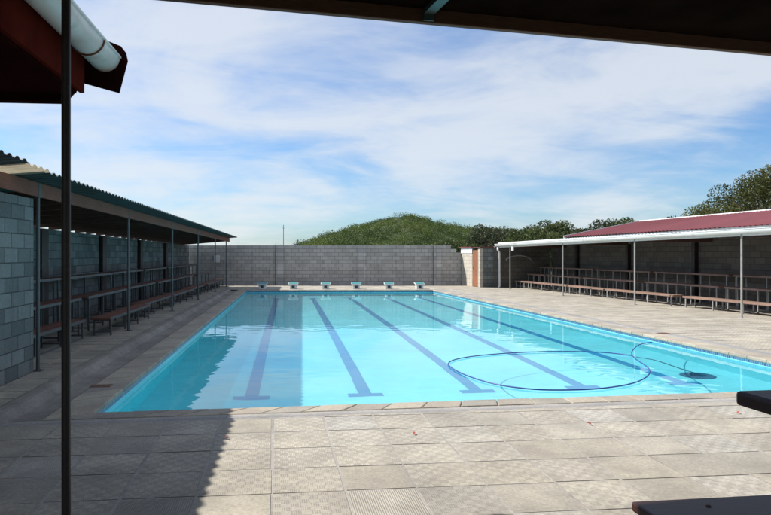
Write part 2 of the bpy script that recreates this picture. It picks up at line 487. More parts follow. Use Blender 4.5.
# water: real ripples
b = MB(); WZ = -.115
nx, ny = 220, 560
def ripple(x, y):
    a = noise.noise((x * .5, y * .4, 7.)) * .0028 + noise.noise((x * 1.3, y * 1.9, 0.)) * .0012
    return a + noise.noise((x * 3.2 + 9, y * 5.2, 3.1)) * .0008 + noise.noise((x * 6.5, y * 10.5, 1.)) * .0003
for i in range(ny + 1):
    v_ = i / ny
    l, r_ = PA.lerp(PD, v_), PB.lerp(PC, v_)
    for j in range(nx + 1):
        p = l.lerp(r_, j / nx)
        b.v.append((p.x, p.y, WZ + ripple(p.x, p.y)))
for i in range(ny):
    for j in range(nx):
        a = i * (nx + 1) + j
        b.f.append((a, a + 1, a + nx + 2, a + nx + 1)); b.tone.append(.5); b.kind.append(0)
water = struct(b.build('water', M['water'], smooth=True, fix=False))
water.cycles.is_caustics_caster = True
for o in (basin, lanes, tilesb): o.cycles.is_caustics_receiver = True

# coping pavers
b = MB()
for k in range(4):
    j = (k + 1) % 4
    n = int((QUAD[j] - QUAD[k]).length / (.40 if k in (0, 2) else .42))
    for i in range(n):
        g = .004 / (QUAD[j] - QUAD[k]).length * 1.0
        t0, t1 = i / n + g, (i + 1) / n - g
        p = [QUAD[k].lerp(QUAD[j], t0), QUAD[k].lerp(QUAD[j], t1), CO[k].lerp(CO[j], t1), CO[k].lerp(CO[j], t0)]
        inn = (p[0] - p[3]).normalized() * .018
        p[0] = p[0] + inn; p[1] = p[1] + inn
        z1 = random.uniform(-.003, .003) + .004
        b.hexa([(*p[0], -.052), (*p[1], -.052), (*p[2], -.052), (*p[3], -.052), (*p[0], z1), (*p[1], z1), (*p[2], z1 + .002), (*p[3], z1 + .002)], random.random())
struct(b.build('pool_coping', M['coping'], bevel=.012))

# bed of mortar under the slabs, with the pool and its channel left open
BIG = [V2(-7.5, -4), V2(19, -4), V2(19, 36.5), V2(-7.5, 37.5)]
def ring(mb, inner, outer, z):
    for k in range(4):
        j = (k + 1) % 4
        mb.face([(*outer[k], z), (*outer[j], z), (*inner[j], z), (*inner[k], z)])
BED = offset(QUAD, (.27, .34, .40, .92))
b = MB(); ring(b, BED, BIG, -.003); struct(b.build('deck_bed', M['mortar'], fix=False))
b = MB()
IN2 = offset(QUAD, (.02, .02, .02, .02))
ring(b, IN2, offset(QUAD, (.28, .35, .41, .43)), -.0535); struct(b.build('coping_bed', M['mortar'], fix=False))
# drain channel along the left side
b = MB()
prof = [(.42, -.055), (.42, -.012), (.50, -.038), (.66, -.05), (.78, -.045), (.84, .018), (.87, .044), (.92, .052), (1.00, .050), (1.06, .040), (1.09, -.02)]
rows = []
for d, z in prof:
    q = offset(QUAD, (.27, .1, .9, d)); rows.append([(q[3] + (q[0] - q[3]) * t / 60.0) for t in range(61)])
for t in range(60):
    for i in range(len(prof) - 1):
        w0 = noise.noise((t * .33, i * .8, 2.)) * .006; w1 = noise.noise(((t + 1) * .33, i * .8, 2.)) * .006
        x0 = noise.noise((t * .33, (i + 1) * .8, 2.)) * .006; x1 = noise.noise(((t + 1) * .33, (i + 1) * .8, 2.)) * .006
        a, c_ = rows[i], rows[i + 1]
        b.face([(*a[t], prof[i][1] + w0), (*a[t + 1], prof[i][1] + w1), (*c_[t + 1], prof[i + 1][1] + x1), (*c_[t], prof[i + 1][1] + x0)])
struct(b.build('drain_channel', M['channel'], smooth=False))
# grey mortar band outside the coping, near and right
b = MB()
for k in (0, 1, 2):
    j = (k + 1) % 4
    n = 30
    for i in range(n):
        a0, a1 = CO[k].lerp(CO[j], i / n), CO[k].lerp(CO[j], (i + 1) / n)
        c0, c1 = BA[k].lerp(BA[j], i / n), BA[k].lerp(BA[j], (i + 1) / n)
        b.face([(*a0, -.004), (*a1, -.004), (*c1, -.002), (*c0, -.002)])
struct(b.build('mortar_band', M['band'], fix=False))

# the slabs themselves
b = MB()
def lay(region, ox, oy, ang, sx, sy, i0, i1, j0, j1, kinds, tones, gap=.009):
    ca, sa = math.cos(ang), math.sin(ang)
    for i in range(i0, i1):
        for j in range(j0, j1):
            g = gap * random.uniform(.6, 1.9)
            x0, x1, y0, y1 = i * sx + g, (i + 1) * sx - g, j * sy + g, (j + 1) * sy - g
            P = [V2(x0, y0), V2(x1, y0), V2(x1, y1), V2(x0, y1)]
            W = [V2(ox + p.x * ca - p.y * sa, oy + p.x * sa + p.y * ca) for p in P]
            C = clip(W, region)
            if len(C) < 3: continue
            area = abs(sum(C[k].x * C[k - 1].y - C[k - 1].x * C[k].y for k in range(len(C)))) / 2
            if area < .02: continue
            tx, ty, tz = random.gauss(0, .002), random.gauss(0, .002), random.uniform(-.001, .002)
            ce = sum(C, V2(0, 0)) / len(C)
            def z(p): return tz + (p.x - ce.x) * tx + (p.y - ce.y) * ty
            tone = random.choice(tones) * .75 + .13 + random.uniform(-.06, .06); kind = random.choice(kinds)
            flip = random.random() < .3
            uv = []
            for p in C:
                q = p - V2(ox, oy); lx, ly = q.x * ca + q.y * sa, -q.x * sa + q.y * ca
                u_, v_ = lx / sx - i, ly / sy - j
                uv.append((v_, u_) if flip else (u_, v_))
            t3 = [(p.x, p.y, z(p)) for p in C]
            b.face(t3, max(0, min(1, tone)), kind, uv)
            for k in range(len(C)):
                p, q = C[k], C[(k + 1) % len(C)]
                b.face([(p.x, p.y, -.03), (q.x, q.y, -.03), (q.x, q.y, z(q)), (p.x, p.y, z(p))], max(0, min(1, tone)), .7, [(0, 0), (.1, 0), (.1, .1), (0, .1)])
near = [V2(-7, -3.9), V2(18.5, -3.9), V2(18.5, BA[1].y + (18.5 - BA[1].x) * .05), BA[1] + V2(0, 0), BA[0] + V2(-.15, 0), V2(-7, BA[0].y - .25)]
lay(near, -.03, 6.74 - .53 * 12, R(1.2), .53, .53, -14, 36, -9, 16, [.1, .2, .5, .5, .6, .7, .6, .5], [.1, .35, .45, .5, .55, .6, .7, .8, .95])
ra = math.atan2(-(PC - PB).x, (PC - PB).y)
right = [BA[1], V2(18.5, BA[1].y + (18.5 - BA[1].x) * .05), V2(18.5, 36.4), V2(BA[2].x, 36.4), BA[2]]
lay(right, BA[1].x, BA[1].y, ra, .40, .40, -1, 34, -2, 75, [.5, .55, .6, .5, .9], [.45, .55, .6, .7, .75], .010)
far = [BA[3] + V2(.0, .0), BA[2], V2(BA[2].x, 36.4), V2(BA[3].x, 36.4)]
lay(far, BA[3].x, BA[3].y - .3, R(-3), .5, .5, -1, 22, -2, 16, [.1, .9, .9, .5], [.6, .7, .75, .8])
LQ = offset(QUAD, (.44, .66, .55, 1.09))
left = [V2(-7, LQ[0].y - .25), LQ[0] + V2(0, -.2), LQ[3], V2(LQ[3].x, 36.8), V2(-7, 36.8)]
lay(left, LQ[0].x, LQ[0].y, R(-1), .42, .42, -14, 4, -3, 75, [.1, .5, .9, .9], [.3, .4, .5, .6, .9], .012)
struct(b.build('pool_deck', M['slab'], fix=False))

# ground reaching the horizon, open where the deck lies
b = MB()
OUT = [V2(-1500, -600), V2(1500, -600), V2(1500, 2400), V2(-1500, 2400)]
INN = [V2(-7.4, -3.9), V2(18.9, -3.9), V2(18.9, 36.4), V2(-7.4, 37.4)]
ring(b, INN, OUT, -.03); struct(b.build('ground', M['soil'], fix=False))

# ------------------------------------------------------------------ far wall
FW0, FW1 = V2(-6.2, 36.19), V2(9.72, 34.80)
fd = (FW1 - FW0); FL = fd.length; fang = math.atan2(fd.y, fd.x)
fw = thing('boundary_wall', 'long grey concrete block wall across the far end of the pool', 'wall', (*FW0, 0), fang)
b = MB(); b.box(0, FL - .75, 0, .19, -.3, 2.2); b.box(FL - .75, FL - .45, 0, .19, -.3, 2.0); b.box(FL - .45, FL, 0, .19, -.3, 1.8)
b.build('block_wall', M['wall_far'], fw, bevel=.008)
for px in (2.4 + 3.15, 2.4 + 3.15 + 4.55, 2.4 + 3.15 + 8.75):
    b = MB(); b.box(px, px + .4, -.085, .235, -.3, 2.215); b.build('pilaster', M['stack'], fw, bevel=.008)
for px in (5.50, 14.25):
    b = MB(); b.tube([(px, -.10, .02), (px, -.10, 2.25)], .014, 6); b.build('conduit', M['grey_steel'], fw)

# ------------------------------------------------------------------ left shelter
LS0 = V2(-3.67, 9.77); lsr = -math.atan2(.42, 23.2)
ls = thing('spectator_shelter', 'long left shelter with corrugated roof, brown timber fascia and thin grey posts', 'shelter', (*LS0, 0), lsr)
def lz(s): return -.0075 * (s - 4)                       # the roof edge falls a little towards the far end
S0, S1 = -4.3, 25.4
def roof_z(x, s): return 2.79 + lz(s) + (x - .45) * .085
def corr(mb, x0, x1, s0, s1, zf_, lam=.2, amp=.022, th=.006, nxs=2):
    n = int((s1 - s0) / lam * 6)
    i0 = len(mb.v)
    for lay_ in (0, 1):
        for k in range(n + 1):
            s_ = s0 + (s1 - s0) * k / n
            dz = amp * max(-.75, min(.75, 1.3 * math.sin(2 * math.pi * s_ / lam))) + lay_ * th
            for q in range(nxs + 1):
                x = x0 + (x1 - x0) * q / nxs
                mb.v.append((x, s_, zf_(x, s_) + dz))
    m_ = nxs + 1; tot = (n + 1) * m_
    for k in range(n):
        for q in range(nxs):
            a = i0 + k * m_ + q
            mb.f.append((a, a + m_, a + m_ + 1, a + 1)); a += tot
            mb.f.append((a, a + 1, a + m_ + 1, a + m_))
        for q in (0, nxs):
            a = i0 + k * m_ + q; mb.f.append((a, a + tot, a + tot + m_, a + m_))
    for k in (0, n):
        for q in range(nxs):
            a = i0 + k * m_ + q; mb.f.append((a, a + 1, a + tot + 1, a + tot))
    mb.tone += [.5] * (len(mb.f) - len(mb.tone)); mb.kind += [0.] * (len(mb.f) - len(mb.kind))
for k, s_ in enumerate((0.0, 4.96, 9.9, 14.8, 19.7, 24.0)):
    b = MB(); b.tube([(0.0, s_, 0), (0.0, s_, 2.52 + lz(s_))], .027, 12); b.box(-.07, .07, s_ - .07, s_ + .07, 0, .012)
    po = b.build('post', M['grey_steel'], ls, smooth=False)
    b = MB(); b.box(-.055, .034, s_ - .05, s_ + .05, 2.52 + lz(s_), 2.735 + lz(s_)); b.build('post_head', M['teal'], po)
b = MB()
for sa, sb in ((S0, -.45), (-.449, 4.9), (4.901, 10.5), (10.501, 16.2), (16.201, 21.5), (21.501, S1)):
    b.hexa([(-.02, sa, 2.53 + lz(sa)), (.03, sa, 2.53 + lz(sa)), (.03, sb, 2.53 + lz(sb)), (-.02, sb, 2.53 + lz(sb)),
            (-.02, sa, 2.735 + lz(sa)), (.03, sa, 2.735 + lz(sa)), (.03, sb, 2.735 + lz(sb)), (-.02, sb, 2.735 + lz(sb))], random.random())
b.build('fascia', M['fascia'], ls, bevel=.004)
b = MB(); corr(b, -2.45, .44, -.9, S1, roof_z); b.build('roof', M['teal'], ls, fix=False)
b = MB(); corr(b, -2.45, .54, S0, -1.62, lambda x, s: roof_z(x, s) + .008); b.build('roof', M['roof_grey'], ls, fix=False)
b = MB(); corr(b, -2.45, .50, -1.65, -.87, lambda x, s: roof_z(x, s) - .004); b.build('translucent_sheet', M['cream_sheet'], ls, fix=False)
for k in range(28):
    s_ = .25 + k * .93
    if s_ > S1 - .2: break
    b = MB()
    b.hexa([(-2.42, s_ - .02, roof_z(-2.42, s_) - .21), (-.03, s_ - .02, roof_z(-.03, s_) - .21), (-.03, s_ + .02, roof_z(-.03, s_) - .21), (-2.42, s_ + .02, roof_z(-2.42, s_) - .21),
            (-2.42, s_ - .02, roof_z(-2.42, s_) - .09), (-.03, s_ - .02, roof_z(-.03, s_) - .09), (-.03, s_ + .02, roof_z(-.03, s_) - .09), (-2.42, s_ + .02, roof_z(-2.42, s_) - .09)])
    b.build('rafter', M['rafter'], ls)
for x in (-2.1, -1.45, -.8, -.2):
    b = MB(); b.hexa([(x - .03, .02, roof_z(x, 0) - .085), (x + .03, .02, roof_z(x, 0) - .085), (x + .03, S1, roof_z(x, S1) - .085), (x - .03, S1, roof_z(x, S1) - .085),
                      (x - .03, .02, roof_z(x, 0) - .03), (x + .03, .02, roof_z(x, 0) - .03), (x + .03, S1, roof_z(x, S1) - .03), (x - .03, S1, roof_z(x, S1) - .03)])
    b.build('purlin', M['rafter'], ls)
b = MB()
b.hexa([(-2.45, 0.02, -.3), (-2.25, 0.02, -.3), (-2.25, S1 + .6, -.3), (-2.45, S1 + .6, -.3), (-2.45, 0.02, 2.36), (-2.25, 0.02, 2.36), (-2.25, S1 + .6, 2.19), (-2.45, S1 + .6, 2.19)])
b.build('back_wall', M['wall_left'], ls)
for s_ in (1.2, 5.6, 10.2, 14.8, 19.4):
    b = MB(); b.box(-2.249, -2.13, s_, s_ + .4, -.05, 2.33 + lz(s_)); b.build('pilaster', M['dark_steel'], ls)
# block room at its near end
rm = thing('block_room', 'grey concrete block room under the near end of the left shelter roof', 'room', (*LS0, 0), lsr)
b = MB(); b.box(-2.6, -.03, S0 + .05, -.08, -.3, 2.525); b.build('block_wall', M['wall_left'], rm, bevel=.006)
nb = MB(); nb.box(-.02, .02, -.16, .16, -.2, .2)
o = nb.build('wall_box', M['white'], bevel=.01, loc=(-3.75, 33.2, 1.45)); o.rotation_euler = (0, 0, R(80))
o.location = (-3.95, 35.9, 1.45); tag(o, 'small pale box mounted on the far wall under the left roof', 'box')

# ------------------------------------------------------------------ benches
def make_bench(name, label, mat, length, ht, frames, floor_rail, depth=.40):
    rail, steel = (M['seat_right'], M['pale_steel']) if mat == M['seat_right'] else (M['grey_steel'], M['grey_steel'])
    """runs along +Y from 0, front edge at x=0, back at x=-depth"""
    t = thing(name, label, 'bench')
    b = MB()
    for x0, x1 in ((-depth, -depth / 2 - .006), (-depth / 2 + .006, -.012)):
        b.box(x0, x1, 0, length, ht - .048, ht)
    b.build('seat', mat, t, bevel=.006)
    b = MB(); b.box(-.011, .006, .01, length - .01, ht - .055, ht - .006); b.box(-depth - .012, -depth - .001, .01, length - .01, ht - .045, ht - .01)
    b.build('edge_rail', rail, t)
    for k in range(frames):
        y = .12 + (length - .24) * k / (frames - 1)
        b = MB()
        b.box(-.045, -.013, y - .016, y + .016, 0, ht - .046); b.box(-depth + .013, -depth + .045, y - .016, y + .016, 0, ht - .046)
        b.box(-depth + .045, -.045, y - .016, y + .016, ht - .08, ht - .046)
        b.box(-depth + .045, -.045, y - .014, y + .014, .06, .09)
        b.build('leg_frame', steel, t)
    if floor_rail:
        b = MB(); b.box(-.04, -.018, .15, length - .15, .001, .03); b.build('floor_rail', M['grey_steel'], t)
    return t
ORD = ['nearest', 'second', 'third', 'fourth', 'fifth', 'sixth', 'seventh', 'eighth', 'ninth']
def lworld(o0, rz, x, y):
    return (o0.x + x * math.cos(rz) - y * math.sin(rz), o0.y + x * math.sin(rz) + y * math.cos(rz), 0)
LT = [('lowest', .39, [(-.52, -.05), (-.17, 4.03), (-.22, 7.75), (-.30, 11.5), (-.25, 15.3), (-.25, 19.1), (-.3, 22.9)]),
      ('middle', .78, [(-.85, .85), (-.86, 4.8), (-.9, 8.6), (-.88, 12.4), (-.9, 16.2), (-.86, 20.0)]),
      ('top', 1.19, [(-1.55, .1), (-1.55, 5.55), (-1.5, 9.4), (-1.55, 13.2), (-1.5, 17.0), (-1.55, 20.8)])]
proto = {}
for tier, ht, lst in LT:
    for k, (x, y) in enumerate(lst):
        ln = 3.6
        if y + ln > 25.4: ln = 2.4
        if tier == 'lowest' and k == 0: ln = 3.75
        if tier == 'top' and k == 0: ln = 5.1
        lab = f'red-brown plank bench on the {tier} tier of the left shelter, {ORD[k]} from the block room' if k else \
              f'red-brown plank bench on the {tier} tier of the left shelter, beside the block room'
        x += random.uniform(-.09, .05) if k else 0
        loc = lworld(LS0, lsr, x, y)
        key = ('l', tier, ln)
        if key not in proto:
            o = make_bench('tier_bench', lab, M['seat'], ln, ht, 4, tier == 'lowest' and k == 0)
            o.location = loc; o.rotation_euler = (0, 0, lsr); o['group'] = 'tiered benches in the left shelter'; proto[key] = o
        else:
            dup(proto[key], loc, lsr + random.uniform(-.02, .02), lab)

# ------------------------------------------------------------------ right shelter
RS0 = V2(12.06, 16.1); rsr = math.atan2(1.48, 16.5)
rs = thing('spectator_shelter', 'right shelter with red corrugated roof, long white gutter and thin pale posts', 'shelter', (*RS0, 0), rsr)
RN, RF = -6.0, 15.9
def gz(s): return 2.20 - .0100 * s
for s_ in (-4.7, 0.05, 4.65, 9.4, 14.45):
    b = MB(); b.tube([(.04, s_, 0), (.04, s_, gz(s_) + .1)], .027, 12); b.box(-.03, .11, s_ - .07, s_ + .07, 0, .012)
    b.build('post', M['pale_steel'], rs)
# downpipe at the far end
b = MB(); b.tube([(-.02, RF - .12, gz(RF) + .02), (-.02, RF - .12, gz(RF) - .12), (.1, RF - .06, gz(RF) - .25), (.1, RF - .06, .06), (.02, RF - .1, .02)], .05, 12)
b.build('downpipe', M['white'], rs, smooth=True)
# gutter: rounded channel with a rolled lip
def gutter(mb, x_lip, x_back, z_top, r_sc, s0, s1, zfun, n=12, th=.006):
    cx = (x_lip + x_back) / 2; r = abs(x_back - x_lip) / 2
    sg = 1 if x_lip > x_back else -1
    prof = []
    for k in range(n + 1):
        a = math.pi * k / n
        prof.append((cx + sg * r * math.cos(a), z_top - r * r_sc * math.sin(a)))
    inner = [(cx + (x - cx) * (1 - th / r), z + th * .8) for x, z in prof]
    ringp = prof + inner[::-1]
    i0 = len(mb.v); m = len(ringp)
    ns = max(2, int(abs(s1 - s0) / 1.0))
    for q in range(ns + 1):
        s_ = s0 + (s1 - s0) * q / ns
        for x, z in ringp: mb.v.append((x, s_, z + zfun(s_)))
    for q in range(ns):
        for k in range(m):
            a = i0 + q * m + k; c_ = i0 + q * m + (k + 1) % m
            mb.f.append((a, c_, c_ + m, a + m)); mb.tone.append(.5); mb.kind.append(0.)
    for q, s_ in ((0, s0), (ns, s1)):                     # end caps
        i = i0 + q * m
        mb.f.append(tuple(i + k for k in range(n + 1))); mb.tone.append(.5); mb.kind.append(0.)
b = MB(); gutter(b, -.15, .03, .17, 1.35, RN, RF, gz)
b.tube([(-.15, RN, gz(RN) + .172), (-.15, RF, gz(RF) + .172)], .012, 8)
b.build('gutter', M['gutter_white'], rs, smooth=True)
b = MB(); b.hexa([(.034, RN, gz(RN)), (.06, RN, gz(RN)), (.06, RF, gz(RF)), (.034, RF, gz(RF)), (.034, RN, gz(RN) + .25), (.06, RN, gz(RN) + .25), (.06, RF, gz(RF) + .25), (.034, RF, gz(RF) + .25)])
b.build('fascia', M['white'], rs)
BG = 9.2
def rz_(x, s): return gz(0) + .26 + (x + .03) * .19 - .004 * s
b = MB(); corr(b, -.03, 3.4, RN, BG, rz_, .18, .018); b.build('roof', M['roof_red'], rs, fix=False)
b = MB(); corr(b, .07, 3.4, BG - .4, RF + .38, lambda x, s: gz(s) + .19 - x * .02, .18, .018); b.build('low_roof', M['roof_grey'], rs, fix=False)
b = MB(); b.bar((-.03, BG + .02, rz_(0, BG) - .02), (3.42, BG + .02, rz_(3.4, BG) - .02), .03, .12); b.build('barge_board', M['white'], rs)
b = MB(); b.prism([(.05, BG - .02, gz(BG) + .20), (3.38, BG - .02, gz(BG) + .10), (3.38, BG - .02, rz_(3.38, BG) - .03), (.05, BG - .02, rz_(.05, BG) - .03)], (0, .03, 0)); b.build('gable_sun_stop', M['white'], rs)  # panel added under the barge to stop a sun sliver on the back wall
b = MB(); b.bar((3.42, RN, rz_(3.4, RN) + .02), (3.42, BG, rz_(3.4, BG) + .02), .10, .05); b.build('ridge_cap', M['white'], rs)
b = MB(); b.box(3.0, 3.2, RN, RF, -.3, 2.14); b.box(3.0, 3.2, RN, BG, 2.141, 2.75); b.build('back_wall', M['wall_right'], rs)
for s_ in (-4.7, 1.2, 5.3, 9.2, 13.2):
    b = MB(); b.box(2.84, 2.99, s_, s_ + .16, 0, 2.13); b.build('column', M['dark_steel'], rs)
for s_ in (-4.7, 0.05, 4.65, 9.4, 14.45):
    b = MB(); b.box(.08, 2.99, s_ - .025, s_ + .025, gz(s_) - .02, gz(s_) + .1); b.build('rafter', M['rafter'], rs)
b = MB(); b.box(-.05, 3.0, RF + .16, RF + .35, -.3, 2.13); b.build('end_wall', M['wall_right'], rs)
b = MB(); b.box(-.10, -.02, 13.9, 14.0, gz(14) - .18, gz(14) + .02); b.build('outlet_box', M['white'], rs)
# curved pale pipe on the end wall
b = MB()
pts = []
for k in range(13):
    a = math.pi * (.12 + .76 * k / 12)
    pts.append((1.15 - .75 * math.cos(a), RF - .05, 1.28 + .36 * math.sin(a)))
pts = [Vector(lworld(RS0, rsr, p[0], p[1])[:2] + (p[2],)) for p in pts]
base = pts[0].copy(); b.tube([p - base for p in pts], .028, 8)
o = b.build('curved_pipe', M['pale_steel'], smooth=True, loc=base); tag(o, 'pale curved pipe arching across the end wall of the right shelter', 'pipe')
RT = [('lowest', .36, .95, [(-4.1, 3.7), (-.25, 3.75), (3.95, 3.9), (7.95, 2.7), (10.75, 3.5), (14.3, 1.6)]),
      ('middle', .71, 1.63, [(-5.0, 3.7), (-1.2, 3.7), (2.7, 3.7), (6.9, 3.7), (10.8, 3.0), (14.0, 1.9)]),
      ('top', 1.06, 2.3, [(-4.6, 3.7), (-.8, 3.7), (3.1, 3.7), (7.0, 3.7), (10.9, 3.4), (14.4, 1.5)])]
for tier, ht, xf, lst in RT:
    for k, (y, ln) in enumerate(lst[::-1]):
        lab = f'orange-brown plank bench on the {tier} tier of the right shelter, {ORD[k]} from the end wall' if k else \
              f'orange-brown plank bench on the {tier} tier of the right shelter, beside the end wall'
        # front edge faces the pool: turn the bench half round, so it runs back from its far end
        loc = lworld(RS0, rsr, xf, y + ln)
        key = ('r', tier, ln)
        if key not in proto:
            o = make_bench('tier_bench', lab, M['seat_right'], ln, ht, 4, False)
            o.location = loc; o.rotation_euler = (0, 0, rsr + math.pi); o['group'] = 'tiered benches in the right shelter'; proto[key] = o
        else: dup(proto[key], loc, rsr + math.pi + random.uniform(-.012, .012), lab)

# ------------------------------------------------------------------ hut with the orange door
hx = V2(9.83, 32.22); hr = math.atan2(.25, 2.2)
ht_ = thing('changing_hut', 'small block hut with orange-brown door between far wall and right shelter', 'hut', (*hx, 0), hr)
b = MB()
b.box(0, .18, 1.02, 2.5, -.3, 2.02); b.box(0, .18, 0, .28, -.3, 2.02)
b.box(.18, 1.9, 2.3, 2.5, -.3, 2.02)
b.build('wall', M['hut_wall'], ht_, bevel=.006)
b = MB(); b.box(.181, .95, -.01, .17, -.3, 2.0); b.build('side_wall', M['wall_left'], ht_)
dr = MB(); dr.box(.012, .05, .285, 1.015, .02, 1.92); d = dr.build('door', M['door'], ht_)
b = MB(); b.box(-.015, .012, .86, .93, .95, 1.0); b.build('handle', M['grey_steel'], d)
b = MB(); b.box(-.03, -.002, 1.0, 2.55, 1.76, 2.06); b.build('fascia', M['white'], ht_)
b = MB(); b.hexa([(-.12, .9, 2.065), (2.2, .9, 2.12), (2.2, 2.7, 2.12), (-.12, 2.7, 2.065), (-.12, .9, 2.10), (2.2, .9, 2.155), (2.2, 2.7, 2.155), (-.12, 2.7, 2.10)])
b.build('roof', M['roof_red'], ht_)
b = MB(); b.hexa([(-.06, -.1, 2.03), (2.2, -.1, 2.09), (2.2, .89, 2.09), (-.06, .89, 2.03), (-.06, -.1, 2.07), (2.2, -.1, 2.12), (2.2, .89, 2.12), (-.06, .89, 2.07)])
b.build('roof_timber', M['rafter'], ht_)

# ------------------------------------------------------------------ starting blocks
def make_block(label):
    t = thing('starting_block', label, 'starting block', group='starting blocks along the far end')
    b = MB()
    b.hexa([(-.19, -.22, 0), (.19, -.22, 0), (.19, .24, 0), (-.19, .24, 0), (-.19, -.17, .22), (.19, -.17, .22), (.19, .24, .29), (-.19, .24, .29)])
    b.build('pedestal', M['white'], t, bevel=.012)
    b = MB()
    b.hexa([(-.27, -.27, .222), (.27, -.27, .222), (.27, .28, .302), (-.27, .28, .302), (-.27, -.27, .262), (.27, -.27, .262), (.27, .28, .345), (-.27, .28, .345)])
    b.build('platform', M['pale_teal'], t, bevel=.008)
    b = MB()
    b.hexa([(-.245, -.25, .268), (.245, -.25, .268), (.245, .26, .347), (-.245, .26, .347), (-.245, -.25, .274), (.245, -.25, .274), (.245, .26, .353), (-.245, .26, .353)])
    b.build('grip_pad', M['teal_b'], t)
    b = MB(); b.hexa([(-.08, -.224, .045), (.08, -.224, .045), (.08, -.2, .045), (-.08, -.2, .045), (-.08, -.194, .185), (.08, -.194, .185), (.08, -.17, .185), (-.08, -.17, .185)])
    b.build('number_plate', M['plate'], t)
    b = MB(); b.tube([(-.17, -.275, .23), (-.17, -.31, .20), (.17, -.31, .20), (.17, -.275, .23)], .013, 8); b.build('grab_bar', M['pale_steel'], t)
    t.scale = (.88, .88, .92)
    return t
M['pale_teal'] = painted('pale_teal_paint', (.68, .72, .70), .5, .15)
M['teal_b'] = painted('starting_teal', (.06, .24, .24), .5, .15)
XS = [-1.28, .24, 1.82, 3.32, 4.92, 6.42]
BLAB = ['shaded starting block with teal top, alone in the shadow at the left', 'starting block with teal top, first in the sun after the shadow',
        'starting block with teal top, third along the far pool end from the left', 'starting block with teal top, third along the far pool end from the right',
        'starting block with teal top, next to the one nearest the hut', 'starting block with teal top, rightmost and nearest the hut']
proto_b = None
for k, x in enumerate(XS):
    y = 31.72 - (x + 1.28) * .085
    if proto_b is None:
        proto_b = make_block(BLAB[0]); proto_b.location = (x, y, 0.006); proto_b.rotation_euler = (0, 0, R(-4))
    else: dup(proto_b, (x, y, 0.006), R(-4) + random.uniform(-.04, .04), BLAB[k])

# ------------------------------------------------------------------ hose and cleaner
def wpt(px, py, z):
    d = py - 254.0; zc = F * (H - z) / d; xc = (px - (288.5 + F * math.tan(TH))) / F * zc
    return Vector((xc * math.cos(TH) + zc * math.sin(TH), zc * math.cos(TH) - xc * math.sin(TH), z))
def catmull(P, n=8):
    out = []
    for i in range(len(P) - 1):
        p0, p1, p2, p3 = P[max(i - 1, 0)], P[i], P[i + 1], P[min(i + 2, len(P) - 1)]
        for k in range(n):
            t = k / n
            out.append(.5 * ((2 * p1) + (p2 - p0) * t + (2 * p0 - 5 * p1 + 4 * p2 - p3) * t * t + (3 * p1 - p0 - 3 * p2 + p3) * t ** 3))
    out.append(P[-1]); return out
HP = [(652, 342), (640, 344.5), (633, 350), (632, 355), (637, 360), (646, 366), (650, 371.5), (645, 378), (630, 384), (600, 388.5), (565, 390), (530, 389),
      (495, 384), (468, 376), (452, 368), (449, 362.5), (462, 358), (490, 354.5), (530, 352), (570, 351.5), (605, 352.5), (632, 355.5)]
pts = [wpt(x, y, WZ + .016) for x, y in HP]
b = MB(); path = catmull(pts); o0 = path[0].copy(); b.tube([p - o0 for p in path], .0098, 8)
o = b.build('pool_hose', M['hose'], smooth=True, loc=o0); tag(o, 'blue vacuum hose floating in a wide loop on the pool water', 'hose')
o.cycles.is_caustics_receiver = True
CX, CY = 6.95, 10.35
e0 = path[-1] + Vector((.01, .0, -.035))
ea = e0; eb = Vector((CX - .12, CY + .15, floorz(CY) + .34))
P = [e0, ea.lerp(eb, .35) + Vector((.06, 0, .10)), ea.lerp(eb, .7) + Vector((.04, 0, .04)), eb, Vector((CX, CY, floorz(CY) + .2))]
b = MB(); path = catmull(P); o0 = path[0].copy(); b.tube([p - o0 for p in path], .017, 8)
o = b.build('sinking_hose', M['hose_dark'], smooth=True, loc=o0); tag(o, 'dark end of the pool hose sinking to the cleaner head', 'hose')
t = thing('pool_cleaner', 'dark round pool cleaner head lying on the pool floor', 'pool cleaner', (CX, CY, floorz(CY) + .006))
b = MB(); b.lathe([(0, .0), (.27, .0), (.28, .015), (.27, .03), (.12, .05), (0, .05)], 28); o = b.build('skirt', M['cleaner'], t); o.cycles.is_caustics_receiver = True
b = MB(); b.lathe([(.12, .051), (.11, .12), (.06, .16), (.03, .22), (0, .22)], 18); b.build('body', M['cleaner'], t)
# skimmer lids
for lab, p, rz in (('rusty brown lid set in the left pool coping', wpt(101, 386.5, 0), 0), ('rusty brown lid set in the right pool coping', wpt(663, 333.5, 0), 0)):
    b = MB(); b.box(-.13, .13, -.08, .08, 0.0, .006); b.box(-.04, .04, -.01, .01, .0061, .010)
    o = b.build('skimmer_lid', M['lid'], bevel=.004, loc=(p.x, p.y, .006)); tag(o, lab, 'lid', 'lids in the coping')
# red leaves on the slabs
for lab, px, py in (('small red leaf in the sun beside the shadow edge', 226, 438), ('small red leaf on a dark-edged slab below the middle lane lines', 414, 434),
                    ('small red leaf on a slab right of the pool lane ends', 589, 424), ('small red leaf on a slab below the dark bench end', 738, 413)):
    p = wpt(px, py, .01); b = MB(); n = 9; L1 = .05
    pt = [(L1 * (k / n - .5), (.011) * math.sin(math.pi * k / n), .006 + .012 * math.sin(2.2 * k / n)) for k in range(n + 1)]
    pb = [(x, -y, z + .004) for x, y, z in pt]
    for k in range(n): b.face([pt[k], pt[k + 1], pb[k + 1], pb[k]])
    o = b.build('fallen_leaf', M['red_leaf'], loc=(p.x, p.y, .005)); o.rotation_euler = (0, 0, random.uniform(0, 3)); tag(o, lab, 'leaf', 'fallen red leaves')
    sm = o.modifiers.new('thick', 'SOLIDIFY'); sm.thickness = .002

